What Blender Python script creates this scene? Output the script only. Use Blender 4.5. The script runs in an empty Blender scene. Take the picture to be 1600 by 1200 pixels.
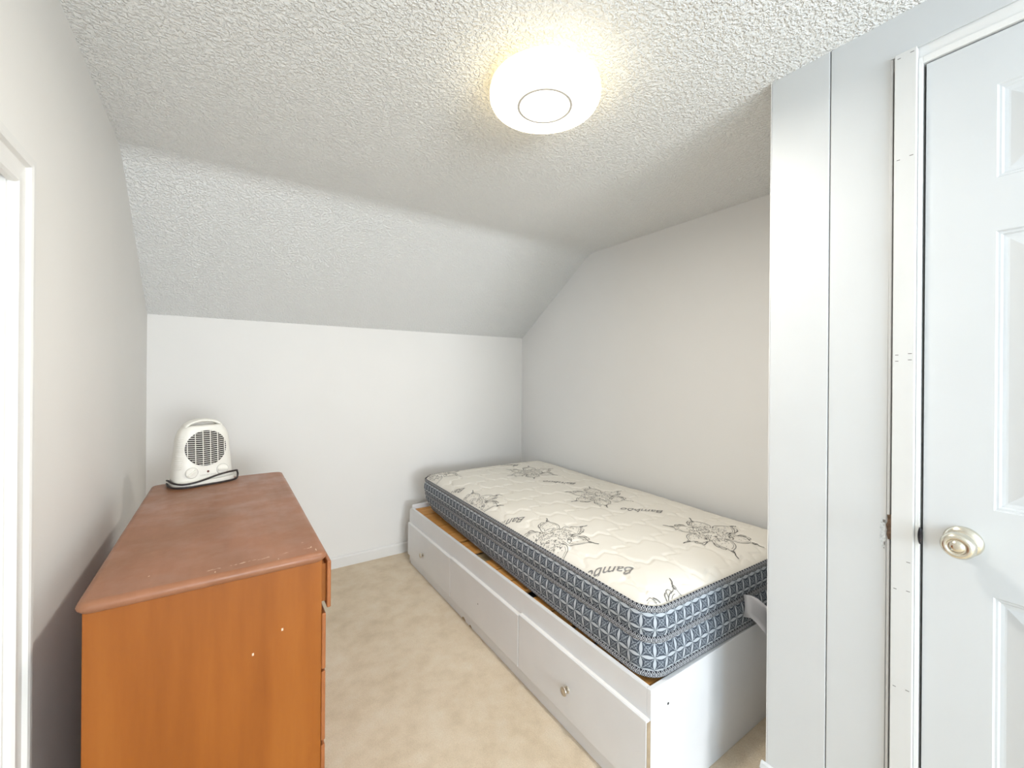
import bpy, bmesh, math, random
from mathutils import Vector, Matrix

# ------------------------------------------------------------------ camera, world, lights
S = bpy.context.scene
COL = S.collection
F_PX, YAW, HORIZON, ROLL, CAM_H = 655.42, 0.5875, 584.39, -0.0079, 1.38
cd = bpy.data.cameras.new('camera')
cd.sensor_fit = 'HORIZONTAL'; cd.sensor_width = 36.0
cd.lens = F_PX / 1600 * 36.0
cd.shift_y = (HORIZON - 600) / 1600
cd.clip_start = 0.02
cam = bpy.data.objects.new('camera', cd); COL.objects.link(cam)
cam.matrix_world = (Matrix.Translation((0, 0, CAM_H)) @ Matrix.Rotation(-YAW, 4, 'Z')
                    @ Matrix.Rotation(math.pi / 2, 4, 'X') @ Matrix.Rotation(-ROLL, 4, 'Z'))
S.camera = cam

w = bpy.data.worlds.new('sky'); S.world = w; w.use_nodes = True
bg = w.node_tree.nodes['Background']
bg.inputs['Color'].default_value = (0.55, 0.75, 1.0, 1); bg.inputs['Strength'].default_value = 1.0

S.view_settings.view_transform = 'Standard'; S.view_settings.look = 'None'
S.view_settings.gamma = 1.0; S.view_settings.use_curve_mapping = False
S.view_settings.exposure = 0.48

# daylight entering through the window in the left wall (behind the camera)
WL_ROT, WL_X0 = 0.0308, -0.3119            # left wall: x = WL_X0 - 0.0308*y
WIN = (-3.00, -1.80, 0.65, 1.85)           # window opening along the wall, heights
WIN_POWER, NEAR_FILL_POWER, LAMP_STRENGTH, RIM_STRENGTH = 50.0, 160.0, 2.0, 1.0
FILL_WIN = (-0.10, 1.20, 0.70, 1.95)           # opening of the added fill window behind the viewer (x range, heights)
ld = bpy.data.lights.new('window_daylight', 'AREA')
ld.shape = 'RECTANGLE'; ld.size = 1.3; ld.size_y = 1.25
ld.energy = WIN_POWER; ld.color = (0.50, 0.75, 1.0)
lo = bpy.data.objects.new('window_daylight', ld); COL.objects.link(lo)
lo.location = (WL_X0 - 0.18, -2.40, 1.38)
lo.rotation_euler = Vector((-1.0, -0.45, 0.0)).to_track_quat('Z', 'Y').to_euler()
ld2 = bpy.data.lights.new('near_fill_light', 'AREA')  # added fill from behind the viewer, tilted up to brighten the ceiling
ld2.shape = 'RECTANGLE'; ld2.size = 1.35; ld2.size_y = 1.3
ld2.energy = NEAR_FILL_POWER; ld2.color = (0.90, 0.95, 1.0)
lo2 = bpy.data.objects.new('near_fill_light', ld2); COL.objects.link(lo2)
lo2.location = (0.55, -4.10, 1.33)
lo2.rotation_euler = Vector((0, -1.0, -0.9)).to_track_quat('Z', 'Y').to_euler()

# ------------------------------------------------------------------ materials
def new_mat(name):
    m = bpy.data.materials.new(name); m.use_nodes = True
    nt = m.node_tree; return m, nt, nt.nodes['Principled BSDF']
def N(nt, t, **kw):
    n = nt.nodes.new(t)
    for k, v in kw.items():
        if hasattr(n, k): setattr(n, k, v)
        else: n.inputs[k].default_value = v
    return n
def noise(nt, coord, scale, detail=4, rough=.5, sc=None):
    n = N(nt, 'ShaderNodeTexNoise'); n.inputs['Scale'].default_value = scale
    n.inputs['Detail'].default_value = detail; n.inputs['Roughness'].default_value = rough
    if sc:
        mp = N(nt, 'ShaderNodeMapping'); mp.inputs['Scale'].default_value = sc
        nt.links.new(coord, mp.inputs['Vector']); coord = mp.outputs['Vector']
    nt.links.new(coord, n.inputs['Vector']); return n.outputs['Fac']
def ramp(nt, fac, stops):
    r = N(nt, 'ShaderNodeValToRGB'); e = r.color_ramp.elements
    while len(e) < len(stops): e.new(0.5)
    for i, (p, c) in enumerate(stops): e[i].position = p; e[i].color = tuple(c) + (1,)
    nt.links.new(fac, r.inputs['Fac']); return r.outputs['Color']
def bump(nt, bsdf, h, strength, dist):
    b = N(nt, 'ShaderNodeBump'); b.inputs['Strength'].default_value = strength; b.inputs['Distance'].default_value = dist
    nt.links.new(h, b.inputs['Height']); nt.links.new(b.outputs['Normal'], bsdf.inputs['Normal'])
def objc(nt): return N(nt, 'ShaderNodeTexCoord').outputs['Object']
def math_(nt, op, a, b=None, c=None):
    n = N(nt, 'ShaderNodeMath'); n.operation = op
    for i, x in enumerate((a, b, c)):
        if x is None: continue
        if isinstance(x, (int, float)): n.inputs[i].default_value = x
        else: nt.links.new(x, n.inputs[i])
    return n.outputs[0]
def mix(nt, fac, a, b):
    n = N(nt, 'ShaderNodeMix'); n.data_type = 'RGBA'
    for s, x in ((n.inputs[0], fac), (n.inputs[6], a), (n.inputs[7], b)):
        if isinstance(x, tuple): s.default_value = x + (1,)
        elif isinstance(x, (int, float)): s.default_value = x
        else: nt.links.new(x, s)
    return n.outputs[2]

def plain(name, col, rough=.5, metal=0, vary=.06, vscale=3, bscale=0, bstr=.1, bdist=.001, spec=.5):
    m, nt, b = new_mat(name)
    c = objc(nt); f = noise(nt, c, vscale)
    lo_ = tuple(x * (1 - vary) for x in col); hi = tuple(min(1, x * (1 + vary)) for x in col)
    nt.links.new(ramp(nt, f, [(.3, lo_), (.7, hi)]), b.inputs['Base Color'])
    b.inputs['Roughness'].default_value = rough; b.inputs['Metallic'].default_value = metal
    b.inputs['Specular IOR Level'].default_value = spec
    if bscale: bump(nt, b, noise(nt, c, bscale, 3), bstr, bdist)
    return m

M = {}
M['wall'] = plain('wall_paint', (.87, .855, .825), .6, vary=.015, vscale=1.6, bscale=90, bstr=.12, bdist=.0012, spec=.3)
M['wall_cool'] = plain('wall_paint_pale', (.87, .865, .85), .55, vary=.012, vscale=1.6, bscale=90, bstr=.1, bdist=.001, spec=.3)
M['trim'] = plain('white_trim_paint', (.82, .81, .785), .4, vary=.02, vscale=5, bscale=60, bstr=.08)
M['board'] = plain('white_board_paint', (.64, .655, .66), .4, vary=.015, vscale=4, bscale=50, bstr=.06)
M['strip'] = plain('casing_strip_white', (.69, .69, .675), .45, vary=.015, vscale=9)
M['bed'] = plain('bed_white_laminate', (.81, .82, .835), .35, vary=.02, vscale=6, bscale=200, bstr=.03)
M['bed_edge'] = plain('bed_edge_white', (.88, .87, .85), .35, vary=.01)
M['mdf'] = plain('raw_fibreboard', (.42, .32, .21), .85, vary=.15, vscale=30)
M['plastic'] = plain('heater_white_plastic', (.84, .82, .75), .35, vary=.02, vscale=20)
M['plastic_dark'] = plain('heater_dark_inside', (.030, .022, .018), .7, vary=.3, vscale=30)
M['red'] = plain('pilot_light_dark_red', (.10, .02, .015), .3)
M['cord'] = plain('black_cord_rubber', (.018, .012, .012), .45, vary=.2)
M['print_grey'] = plain('faint_grey_print', (.50, .49, .46), .6)
M['steel'] = plain('brushed_steel', (.62, .58, .52), .32, 1, vary=.1, vscale=40)
M['nickel'] = plain('satin_nickel', (.74, .70, .60), .2, 1, vary=.06, vscale=15)
M['dark_metal'] = plain('dark_metal', (.06, .06, .07), .4, 1)
M['dark'] = plain('dark_gap', (.03, .028, .027), .9)
M['bare_wood'] = plain('splintered_bare_wood', (.14, .09, .06), .9, vary=.5, vscale=120)
M['plaster'] = plain('chipped_plaster', (.62, .65, .66), .9, vary=.25, vscale=160, bscale=220, bstr=.8, bdist=.003)
M['mark'] = plain('dark_scuff', (.20, .19, .18), .8)
M['scratch'] = plain('pale_scratch', (.72, .55, .42), .8, vary=.2, vscale=60)
M['tag'] = plain('white_fabric_tag', (.85, .85, .88), .8, vary=.02)
M['ink'] = plain('grey_ink', (.15, .145, .14), .8, vary=.35, vscale=60)
M['ink_pale'] = plain('pale_grey_ink', (.27, .26, .25), .8, vary=.3, vscale=60)

def m_ceiling():
    m, nt, b = new_mat('stippled_ceiling'); c = objc(nt)
    f = noise(nt, c, 2.0)
    base = ramp(nt, f, [(.3, (.91, .92, .905)), (.7, (.93, .935, .92))])
    nt.links.new(base, b.inputs['Base Color']); b.inputs['Roughness'].default_value = .85
    b.inputs['Specular IOR Level'].default_value = .2
    n1 = noise(nt, c, 108, 2, .5); n2 = noise(nt, c, 200, 2, .5)
    r = N(nt, 'ShaderNodeMapRange'); r.interpolation_type = 'SMOOTHSTEP'
    r.inputs['From Min'].default_value = .40; r.inputs['From Max'].default_value = .64; nt.links.new(n1, r.inputs['Value'])
    h = math_(nt, 'ADD', r.outputs[0], math_(nt, 'MULTIPLY', n2, .6))
    bump(nt, b, h, .85, .0045)
    return m
M['ceiling'] = m_ceiling()

def m_carpet():
    m, nt, b = new_mat('beige_carpet'); c = objc(nt)
    big = noise(nt, c, 2.6, 5, .55); mid = noise(nt, c, 11, 5, .6); fine = noise(nt, c, 210, 3, .7)
    col = ramp(nt, big, [(.28, (.70, .575, .42)), (.5, (.81, .68, .515)), (.72, (.89, .78, .625))])
    col2 = ramp(nt, mid, [(.30, (.64, .52, .37)), (.50, (.82, .69, .525)), (.72, (.91, .83, .70))])
    col = mix(nt, .45, col, col2)
    fr = ramp(nt, fine, [(.3, (.76, .74, .70)), (.62, (1.0, 1.0, 1.0))])
    n = N(nt, 'ShaderNodeMix'); n.data_type = 'RGBA'; n.blend_type = 'MULTIPLY'; n.inputs[0].default_value = .55
    nt.links.new(col, n.inputs[6]); nt.links.new(fr, n.inputs[7])
    nt.links.new(n.outputs[2], b.inputs['Base Color'])
    b.inputs['Roughness'].default_value = .95; b.inputs['Specular IOR Level'].default_value = .1
    h = math_(nt, 'ADD', fine, math_(nt, 'MULTIPLY', noise(nt, c, 45, 4), .8))
    bump(nt, b, h, .55, .005)
    return m
M['carpet'] = m_carpet()

def m_wood(name, c0, c1, c2, sc, rough, coat=0):
    m, nt, b = new_mat(name); c = objc(nt)
    g = noise(nt, c, 1.0, 6, .6, sc); bl = noise(nt, c, 4.0, 3)
    col = ramp(nt, g, [(.3, c0), (.5, c1), (.72, c2)])
    col = mix(nt, math_(nt, 'MULTIPLY', bl, .45), col, c1)
    nt.links.new(col, b.inputs['Base Color']); b.inputs['Roughness'].default_value = rough
    b.inputs['Specular IOR Level'].default_value = .35
    if coat: b.inputs['Coat Weight'].default_value = coat; b.inputs['Coat Roughness'].default_value = .25
    bump(nt, b, noise(nt, c, 1.0, 3, .5, tuple(x * 4 for x in sc)), .05, .001)
    return m
M['dresser_side'] = m_wood('orange_brown_wood', (.26, .070, .005), (.33, .096, .009), (.39, .126, .016), (14, 14, 1.5), .42, .06)
M['dresser_front'] = m_wood('drawer_front_wood', (.30, .10, .03), (.38, .13, .04), (.44, .16, .05), (14, 2, 14), .4, .1)
M['slat'] = m_wood('pine_slat_wood', (.52, .23, .055), (.62, .29, .075), (.70, .37, .12), (3, 30, 30), .5)
M['slat_dull'] = m_wood('dull_pine_wood', (.32, .22, .11), (.40, .29, .15), (.46, .35, .20), (3, 30, 30), .6)

def m_top():
    m, nt, b = new_mat('worn_brown_top'); c = objc(nt)
    g = noise(nt, c, 1.0, 6, .6, (16, 2, 16)); st = noise(nt, c, 3.4, 4, .55); dust = noise(nt, c, 9, 6, .65)
    col = ramp(nt, g, [(.3, (.29, .120, .060)), (.55, (.34, .148, .078)), (.75, (.38, .172, .095))])
    col = mix(nt, ramp(nt, st, [(.42, (0, 0, 0)), (.62, (.55, .55, .55))]), col, (.24, .105, .045))
    col = mix(nt, ramp(nt, dust, [(.58, (0, 0, 0)), (.78, (.40, .40, .40))]), col, (.50, .30, .21))
    nt.links.new(col, b.inputs['Base Color'])
    b.inputs['Roughness'].default_value = .42
    nt.links.new(ramp(nt, dust, [(.35, (.30, .30, .30)), (.7, (.55, .55, .55))]), b.inputs['Roughness'])
    bump(nt, b, dust, .04, .001)
    return m
M['dresser_top'] = m_top()

def m_quilt():
    m, nt, b = new_mat('cream_knit_fabric'); c = objc(nt)
    f = noise(nt, c, 3); k = noise(nt, c, 1.0, 2, .5, (500, 500, 60))
    nt.links.new(ramp(nt, f, [(.3, (.80, .765, .69)), (.7, (.84, .805, .735))]), b.inputs['Base Color'])
    b.inputs['Roughness'].default_value = .9; b.inputs['Specular IOR Level'].default_value = .15
    bump(nt, b, k, .15, .0008)
    return m
M['quilt'] = m_quilt()

def uvxy(nt):
    uv = N(nt, 'ShaderNodeUVMap'); s = N(nt, 'ShaderNodeSeparateXYZ'); nt.links.new(uv.outputs['UV'], s.inputs[0])
    return s.outputs['X'], s.outputs['Y']
def m_border():
    # woven border: slate blue squares, pale pointed leaves along every grid line, fine inner strokes
    m, nt, b = new_mat('slate_leaf_grid_fabric'); u, v = uvxy(nt); C = .0450
    fu = math_(nt, 'FRACT', math_(nt, 'DIVIDE', u, C)); fv = math_(nt, 'FRACT', math_(nt, 'DIVIDE', v, C))
    du = math_(nt, 'MINIMUM', fu, math_(nt, 'SUBTRACT', 1.0, fu)); dv = math_(nt, 'MINIMUM', fv, math_(nt, 'SUBTRACT', 1.0, fv))
    su = math_(nt, 'SINE', math_(nt, 'MULTIPLY', fu, math.pi)); sv = math_(nt, 'SINE', math_(nt, 'MULTIPLY', fv, math.pi))
    leafv = math_(nt, 'LESS_THAN', du, math_(nt, 'MULTIPLY', sv, .125))
    leafh = math_(nt, 'LESS_THAN', dv, math_(nt, 'MULTIPLY', su, .125))
    leaf = math_(nt, 'MAXIMUM', leafv, leafh)
    # outline of each leaf
    ov = math_(nt, 'LESS_THAN', math_(nt, 'ABSOLUTE', math_(nt, 'SUBTRACT', du, math_(nt, 'MULTIPLY', sv, .165))), .022)
    oh = math_(nt, 'LESS_THAN', math_(nt, 'ABSOLUTE', math_(nt, 'SUBTRACT', dv, math_(nt, 'MULTIPLY', su, .165))), .022)
    # inner strokes: crossing diagonals and small rings
    dg1 = math_(nt, 'ABSOLUTE', math_(nt, 'SUBTRACT', fu, fv)); dg2 = math_(nt, 'ABSOLUTE', math_(nt, 'SUBTRACT', math_(nt, 'ADD', fu, fv), 1.0))
    dg = math_(nt, 'LESS_THAN', math_(nt, 'MINIMUM', dg1, dg2), .055)
    cu = math_(nt, 'SUBTRACT', fu, .5); cv = math_(nt, 'SUBTRACT', fv, .5)
    rr = math_(nt, 'SQRT', math_(nt, 'ADD', math_(nt, 'MULTIPLY', cu, cu), math_(nt, 'MULTIPLY', cv, cv)))
    ring = math_(nt, 'LESS_THAN', math_(nt, 'ABSOLUTE', math_(nt, 'SUBTRACT', rr, .21)), .028)
    cb = N(nt, 'ShaderNodeCombineXYZ'); nt.links.new(u, cb.inputs[0]); nt.links.new(v, cb.inputs[1])
    nz = noise(nt, cb.outputs[0], 330, 2)
    inner = math_(nt, 'MULTIPLY', math_(nt, 'MAXIMUM', dg, ring), ramp_fac(nt, nz))
    base = ramp(nt, nz, [(.35, (.050, .062, .082)), (.65, (.095, .115, .145))])
    col = mix(nt, math_(nt, 'MULTIPLY', inner, .85), base, (.44, .49, .54))
    col = mix(nt, math_(nt, 'MULTIPLY', math_(nt, 'MAXIMUM', ov, oh), .7), col, (.06, .075, .10))
    col = mix(nt, leaf, col, (.52, .56, .60))
    nt.links.new(col, b.inputs['Base Color']); b.inputs['Roughness'].default_value = .8
    b.inputs['Specular IOR Level'].default_value = .25
    bump(nt, b, leaf, .3, .0015)
    return m
def ramp_fac(nt, f):
    r = N(nt, 'ShaderNodeMapRange'); r.inputs['From Min'].default_value = .38; r.inputs['From Max'].default_value = .58
    nt.links.new(f, r.inputs['Value']); return r.outputs[0]
M['border'] = m_border()
def m_tape():
    m, nt, b = new_mat('black_white_diamond_tape'); u, v = uvxy(nt); C = .0170
    fu = math_(nt, 'SUBTRACT', math_(nt, 'FRACT', math_(nt, 'DIVIDE', u, C)), .5)
    au = math_(nt, 'ABSOLUTE', fu); av = math_(nt, 'ABSOLUTE', math_(nt, 'MULTIPLY', v, 1.0))   # v in -0.5..0.5
    d = math_(nt, 'ADD', au, math_(nt, 'MULTIPLY', av, 1.0))
    line = math_(nt, 'LESS_THAN', math_(nt, 'ABSOLUTE', math_(nt, 'SUBTRACT', d, .50)), .060)
    dot = math_(nt, 'LESS_THAN', math_(nt, 'ABSOLUTE', math_(nt, 'SUBTRACT', d, .20)), .050)
    msk = math_(nt, 'MAXIMUM', line, dot)
    col = mix(nt, msk, (.012, .015, .024), (.60, .62, .65))
    nt.links.new(col, b.inputs['Base Color']); b.inputs['Roughness'].default_value = .75
    return m
M['tape'] = m_tape()

def m_emit(name, col, strength):
    m, nt, b = new_mat(name)
    b.inputs['Base Color'].default_value = (.9, .9, .88, 1)
    b.inputs['Emission Color'].default_value = tuple(col) + (1,); b.inputs['Emission Strength'].default_value = strength
    # slight procedural unevenness of the plastic
    f = noise(nt, objc(nt), 8); nt.links.new(ramp(nt, f, [(.2, (.88, .88, .86)), (.8, (.92, .92, .9))]), b.inputs['Base Color'])
    b.inputs['Roughness'].default_value = .4
    return m
M['lamp'] = m_emit('lamp_diffuser_glow', (1.0, .95, .88), LAMP_STRENGTH)
M['lamp_rim'] = m_emit('lamp_rim_glow', (1.0, .76, .32), RIM_STRENGTH)
M['lamp_side'] = m_emit('lamp_side_glow', (1.0, .82, .50), 4.2)
M['lamp_ring'] = plain('lamp_ring_grey_gold', (.66, .62, .55), .6)
def m_glass():
    m = bpy.data.materials.new('window_glass'); m.use_nodes = True; nt = m.node_tree
    for n in list(nt.nodes): nt.nodes.remove(n)
    o = N(nt, 'ShaderNodeOutputMaterial'); t = N(nt, 'ShaderNodeBsdfTransparent'); g = N(nt, 'ShaderNodeBsdfGlossy')
    g.inputs['Roughness'].default_value = .02
    mx = N(nt, 'ShaderNodeMixShader'); mx.inputs[0].default_value = .06
    nt.links.new(t.outputs[0], mx.inputs[1]); nt.links.new(g.outputs[0], mx.inputs[2]); nt.links.new(mx.outputs[0], o.inputs['Surface'])
    return m
M['glass'] = m_glass()

# ------------------------------------------------------------------ mesh helpers
def link(o, parent=None):
    COL.objects.link(o)
    if parent: o.parent = parent
    return o
def obj(name, bm, mat, parent=None, smooth=False):
    me = bpy.data.meshes.new(name)
    bmesh.ops.recalc_face_normals(bm, faces=bm.faces)
    if smooth:
        for f in bm.faces: f.smooth = True
    bm.to_mesh(me); bm.free()
    if isinstance(mat, str): mat = M[mat]
    me.materials.append(mat)
    return link(bpy.data.objects.new(name, me), parent)
def empty(name, loc=(0, 0, 0), rz=0, parent=None):
    o = bpy.data.objects.new(name, None); o.location = loc; o.rotation_euler = (0, 0, rz); o.empty_display_size = .05
    return link(o, parent)
def tag(o, label=None, cat=None, group=None, kind=None):
    if label: o['label'] = label
    if cat: o['category'] = cat
    if group: o['group'] = group
    if kind: o['kind'] = kind
    return o
def structure(o, label, cat): return tag(o, label, cat, kind='structure')
def add_box(bm, x0, x1, y0, y1, z0, z1, bev=0, seg=2):
    vs = [bm.verts.new((x, y, z)) for x in (x0, x1) for y in (y0, y1) for z in (z0, z1)]
    q = [(0, 1, 3, 2), (4, 6, 7, 5), (0, 4, 5, 1), (2, 3, 7, 6), (0, 2, 6, 4), (1, 5, 7, 3)]
    fs = [bm.faces.new([vs[i] for i in f]) for f in q]
    bmesh.ops.recalc_face_normals(bm, faces=fs)
    if bev:
        es = list({e for f in fs for e in f.edges})
        bmesh.ops.bevel(bm, geom=es, offset=bev, segments=seg, profile=.6, affect='EDGES')
    return bm
def box(*a, **k): return add_box(bmesh.new(), *a, **k)
def add_lathe(bm, prof, n=48, cap0=True, cap1=True):
    """prof: list of (r, z), about z"""
    rings = []
    for r, z in prof:
        rings.append([bm.verts.new((r * math.cos(2 * math.pi * i / n), r * math.sin(2 * math.pi * i / n), z)) for i in range(n)])
    for a, b in zip(rings, rings[1:]):
        for i in range(n): bm.faces.new((a[i], a[(i + 1) % n], b[(i + 1) % n], b[i]))
    if cap0: bm.faces.new(rings[0])
    if cap1: bm.faces.new(rings[-1])
    return bm
def lathe(*a, **k): return add_lathe(bmesh.new(), *a, **k)
def add_tube(bm, pts, r, n=8, closed=False):
    pts = [Vector(p) for p in pts]; L = len(pts); rings = []
    for i, p in enumerate(pts):
        t = (pts[(i + 1) % L] - pts[i - 1]) if closed else (pts[min(i + 1, L - 1)] - pts[max(i - 1, 0)])
        t.normalize(); up = Vector((0, 0, 1)) if abs(t.z) < .9 else Vector((1, 0, 0))
        s = t.cross(up).normalized(); u = s.cross(t)
        rings.append([bm.verts.new(p + s * r * math.cos(2 * math.pi * k / n) + u * r * math.sin(2 * math.pi * k / n)) for k in range(n)])
    m = L if closed else L - 1
    for i in range(m):
        a, b = rings[i], rings[(i + 1) % L]
        for k in range(n): bm.faces.new((a[k], a[(k + 1) % n], b[(k + 1) % n], b[k]))
    if not closed: bm.faces.new(rings[0]); bm.faces.new(rings[-1])
    return bm
def spline(pts, n=12, closed=False):
    P = [Vector(p) for p in pts]; out = []; L = len(P)
    for i in range(L if closed else L - 1):
        g = (lambda k: P[k % L]) if closed else (lambda k: P[min(max(k, 0), L - 1)])
        p0, p1, p2, p3 = g(i - 1), g(i), g(i + 1), g(i + 2)
        for k in range(n):
            t = k / n
            out.append(.5 * ((2 * p1) + (p2 - p0) * t + (2 * p0 - 5 * p1 + 4 * p2 - p3) * t * t + (3 * p1 - p0 - 3 * p2 + p3) * t ** 3))
    if not closed: out.append(P[-1])
    return out
def add_prism(bm, poly, axis, a0, a1):
    """extrude 2-D polygon along axis"""
    def P(p, a): return {'x': (a, p[0], p[1]), 'y': (p[0], a, p[1]), 'z': (p[0], p[1], a)}[axis]
    A = [bm.verts.new(P(p, a0)) for p in poly]; B = [bm.verts.new(P(p, a1)) for p in poly]; n = len(poly)
    bm.faces.new(A); bm.faces.new(B[::-1])
    for i in range(n): bm.faces.new((A[i], B[i], B[(i + 1) % n], A[(i + 1) % n]))
    return bm
def prism(*a): return add_prism(bmesh.new(), *a)
def add_rect_profile(bm, y0, y1, z0, z1, prof, sx=1):
    """concentric rectangles facing -x: prof = [(inset, x), ...], last one capped"""
    rings = []
    for ins, x in prof:
        rings.append([bm.verts.new((x, a, b)) for a, b in ((y0 + ins, z0 + ins), (y1 - ins, z0 + ins), (y1 - ins, z1 - ins), (y0 + ins, z1 - ins))])
    for a, b in zip(rings, rings[1:]):
        for i in range(4): bm.faces.new((a[i], a[(i + 1) % 4], b[(i + 1) % 4], b[i]))
    bm.faces.new(rings[-1])
    return bm

# ------------------------------------------------------------------ room shell
XR, D, ZK, YB, CEIL = 2.2098, 3.1542, 1.707, 2.2837, 2.2815
XC, YC, YN = 1.375, 0.637, -3.80
structure(obj('floor', box(-.75, XR + .1, YN - .1, D + .1, -.1, 0), 'carpet'), 'worn beige carpet with pale stains between dresser and bed', 'carpet')

prof = [(YN - .1, CEIL)]
sl = (CEIL - ZK) / (D - YB); R = .07
for k in range(9):
    t = k / 8; a = Vector((YB - R, CEIL)); b = Vector((YB, CEIL)); c = Vector((YB + R * .83, CEIL - R * .83 * sl))
    p = a * (1 - t) ** 2 + b * 2 * t * (1 - t) + c * t * t; prof.append((p.x, p.y))
prof += [(D + .1, ZK - .1 * sl), (D + .1, CEIL + .12), (YN - .1, CEIL + .12)]
o = obj('ceiling', prism(prof, 'x', -.75, XR + .1), 'ceiling')
structure(o, 'white stippled ceiling with a sloped section above the back wall', 'ceiling')

structure(obj('wall_back', box(-.75, XR + .1, D, D + .1, 0, 1.80), 'wall'), 'low off-white knee wall behind dresser and bed', 'wall')
structure(obj('wall_right', box(XR, XR + .1, YN - .1, D, 0, 2.39), 'wall_cool'), 'plain pale wall along the mattress side', 'wall')
bm = bmesh.new()
for a in ((-.75, FILL_WIN[0], 0, 2.39), (FILL_WIN[1], XR, 0, 2.39), (FILL_WIN[0], FILL_WIN[1], 0, FILL_WIN[2]), (FILL_WIN[0], FILL_WIN[1], FILL_WIN[3], 2.39)):
    add_box(bm, a[0], a[1], YN - .1, YN, a[2], a[3])
structure(obj('wall_near', bm, 'wall'), 'plain off-white wall behind the viewer', 'wall')

# left wall in its own slightly turned frame: local y runs along the wall, local -x is outside
DOOR2 = (.35, 1.164, 1.756)
bm = bmesh.new()
y0, y1, z0, z1 = WIN
for a in ((YN - .1, y0, 0, 2.39), (y0, y1, 0, z0), (y0, y1, z1, 2.39), (y1, DOOR2[0], 0, 2.39),
          (DOOR2[0], DOOR2[1], DOOR2[2], 2.39), (DOOR2[1], D + .05, 0, 2.39)):
    add_box(bm, -.12, 0, *a)
wl = obj('wall_left', bm, 'wall'); wl.location = (WL_X0, 0, 0); wl.rotation_euler = (0, 0, WL_ROT)
structure(wl, 'off-white wall beside the brown dresser, with a cased doorway', 'wall')

def on_left(o): o.location = (WL_X0, 0, 0); o.rotation_euler = (0, 0, WL_ROT); return o
# window (source of the daylight)
wn = on_left(empty('window_1')); structure(wn, 'white framed window in the left wall letting in cool daylight', 'window')
bm = bmesh.new()
for a in ((y0, y0 + .05, z0, z1), (y1 - .05, y1, z0, z1), (y0 + .05, y1 - .05, z0, z0 + .05), (y0 + .05, y1 - .05, z1 - .05, z1),
          (y0 + .05, y1 - .05, 1.255, 1.295)):
    add_box(bm, -.10, -.05, *a, bev=.004)
obj('window_frame', bm, 'trim', wn)
obj('pane', box(-.078, -.074, y0 + .05, y1 - .05, z0 + .05, 1.255), 'glass', wn)
obj('pane', box(-.078, -.074, y0 + .05, y1 - .05, 1.295, z1 - .05), 'glass', wn)
obj('window_sill', box(-.05, .05, y0 - .04, y1 + .04, z0 - .03, z0, bev=.005), 'trim', wn)
wn2 = empty('fill_window'); structure(wn2, 'added white framed window behind the viewer, unseen, for fill light', 'window')  # unseen window, added as an opening for the fill light
a0, a1, c0, c1 = FILL_WIN; am = (a0 + a1) / 2
bm = bmesh.new()
for a in ((a0, a0 + .05, c0, c1), (a1 - .05, a1, c0, c1), (a0 + .05, a1 - .05, c0, c0 + .05), (a0 + .05, a1 - .05, c1 - .05, c1), (am - .02, am + .02, c0 + .05, c1 - .05)):
    add_box(bm, a[0], a[1], YN - .08, YN - .03, a[2], a[3], bev=.004)
obj('window_frame', bm, 'trim', wn2)
obj('pane', box(a0 + .05, am - .02, YN - .058, YN - .054, c0 + .05, c1 - .05), 'glass', wn2)
obj('pane', box(am + .02, a1 - .05, YN - .058, YN - .054, c0 + .05, c1 - .05), 'glass', wn2)
obj('window_sill', box(a0 - .04, a1 + .04, YN - .03, YN + .05, c0 - .03, c0, bev=.005), 'trim', wn2)
# left door and its casing
d2 = on_left(empty('door_2')); structure(d2, 'off-white flat board door in the cased doorway beside the dresser', 'door')
obj('door_board', box(-.045, -.008, DOOR2[0] + .016, DOOR2[1] - .013, .01, 1.590, bev=.003), 'trim', d2)
obj('door_board', box(-.045, -.008, DOOR2[0] + .016, DOOR2[1] - .013, 1.594, 1.742, bev=.003), 'trim', d2)
jb = bmesh.new()
for a in ((DOOR2[1] - .012, DOOR2[1], 0, DOOR2[2]), (DOOR2[0], DOOR2[0] + .012, 0, DOOR2[2]), (DOOR2[0], DOOR2[1], DOOR2[2] - .012, DOOR2[2])):
    add_box(jb, -.12, 0, *a)
add_box(jb, -.060, -.046, DOOR2[0], DOOR2[1], 0, DOOR2[2])
obj('door_jamb', jb, 'trim', d2)
tr = on_left(empty('trim_2')); structure(tr, 'moulded off-white door casing with mitred corner beside the dresser', 'trim')
CP = [(0, 0), (.010, 0), (.014, .004), (.014, .014), (.010, .017), (.012, .043), (.019, .047), (.021, .053), (.021, .064), (.015, .070), (0, .070)]
def casing(path):
    """mitred sweep of the casing profile in the wall plane; path of inner corner points, outward = per segment normal"""
    bm = bmesh.new(); n = len(path); rings = []
    for (y, z), (my, mz) in path:
        rings.append([bm.verts.new((x, y + w_ * my, z + w_ * mz)) for x, w_ in CP])
    for a, b in zip(rings, rings[1:]):
        m = len(CP)
        for i in range(m): bm.faces.new((a[i], a[(i + 1) % m], b[(i + 1) % m], b[i]))
    bm.faces.new(rings[0]); bm.faces.new(rings[-1]); return bm
iy0, iy1, iz = DOOR2[0] + .004, DOOR2[1] - .004, DOOR2[2] - .026
obj('casing_leg', casing([((iy1, 0), (1, 0)), ((iy1, iz), (1, 1))]), 'trim', tr)
obj('casing_head', casing([((iy1, iz), (1, 1)), ((iy0, iz), (-1, 1))]), 'trim', tr)
obj('casing_leg', casing([((iy0, 0), (-1, 0)), ((iy0, iz), (-1, 1))]), 'trim', tr)

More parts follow.
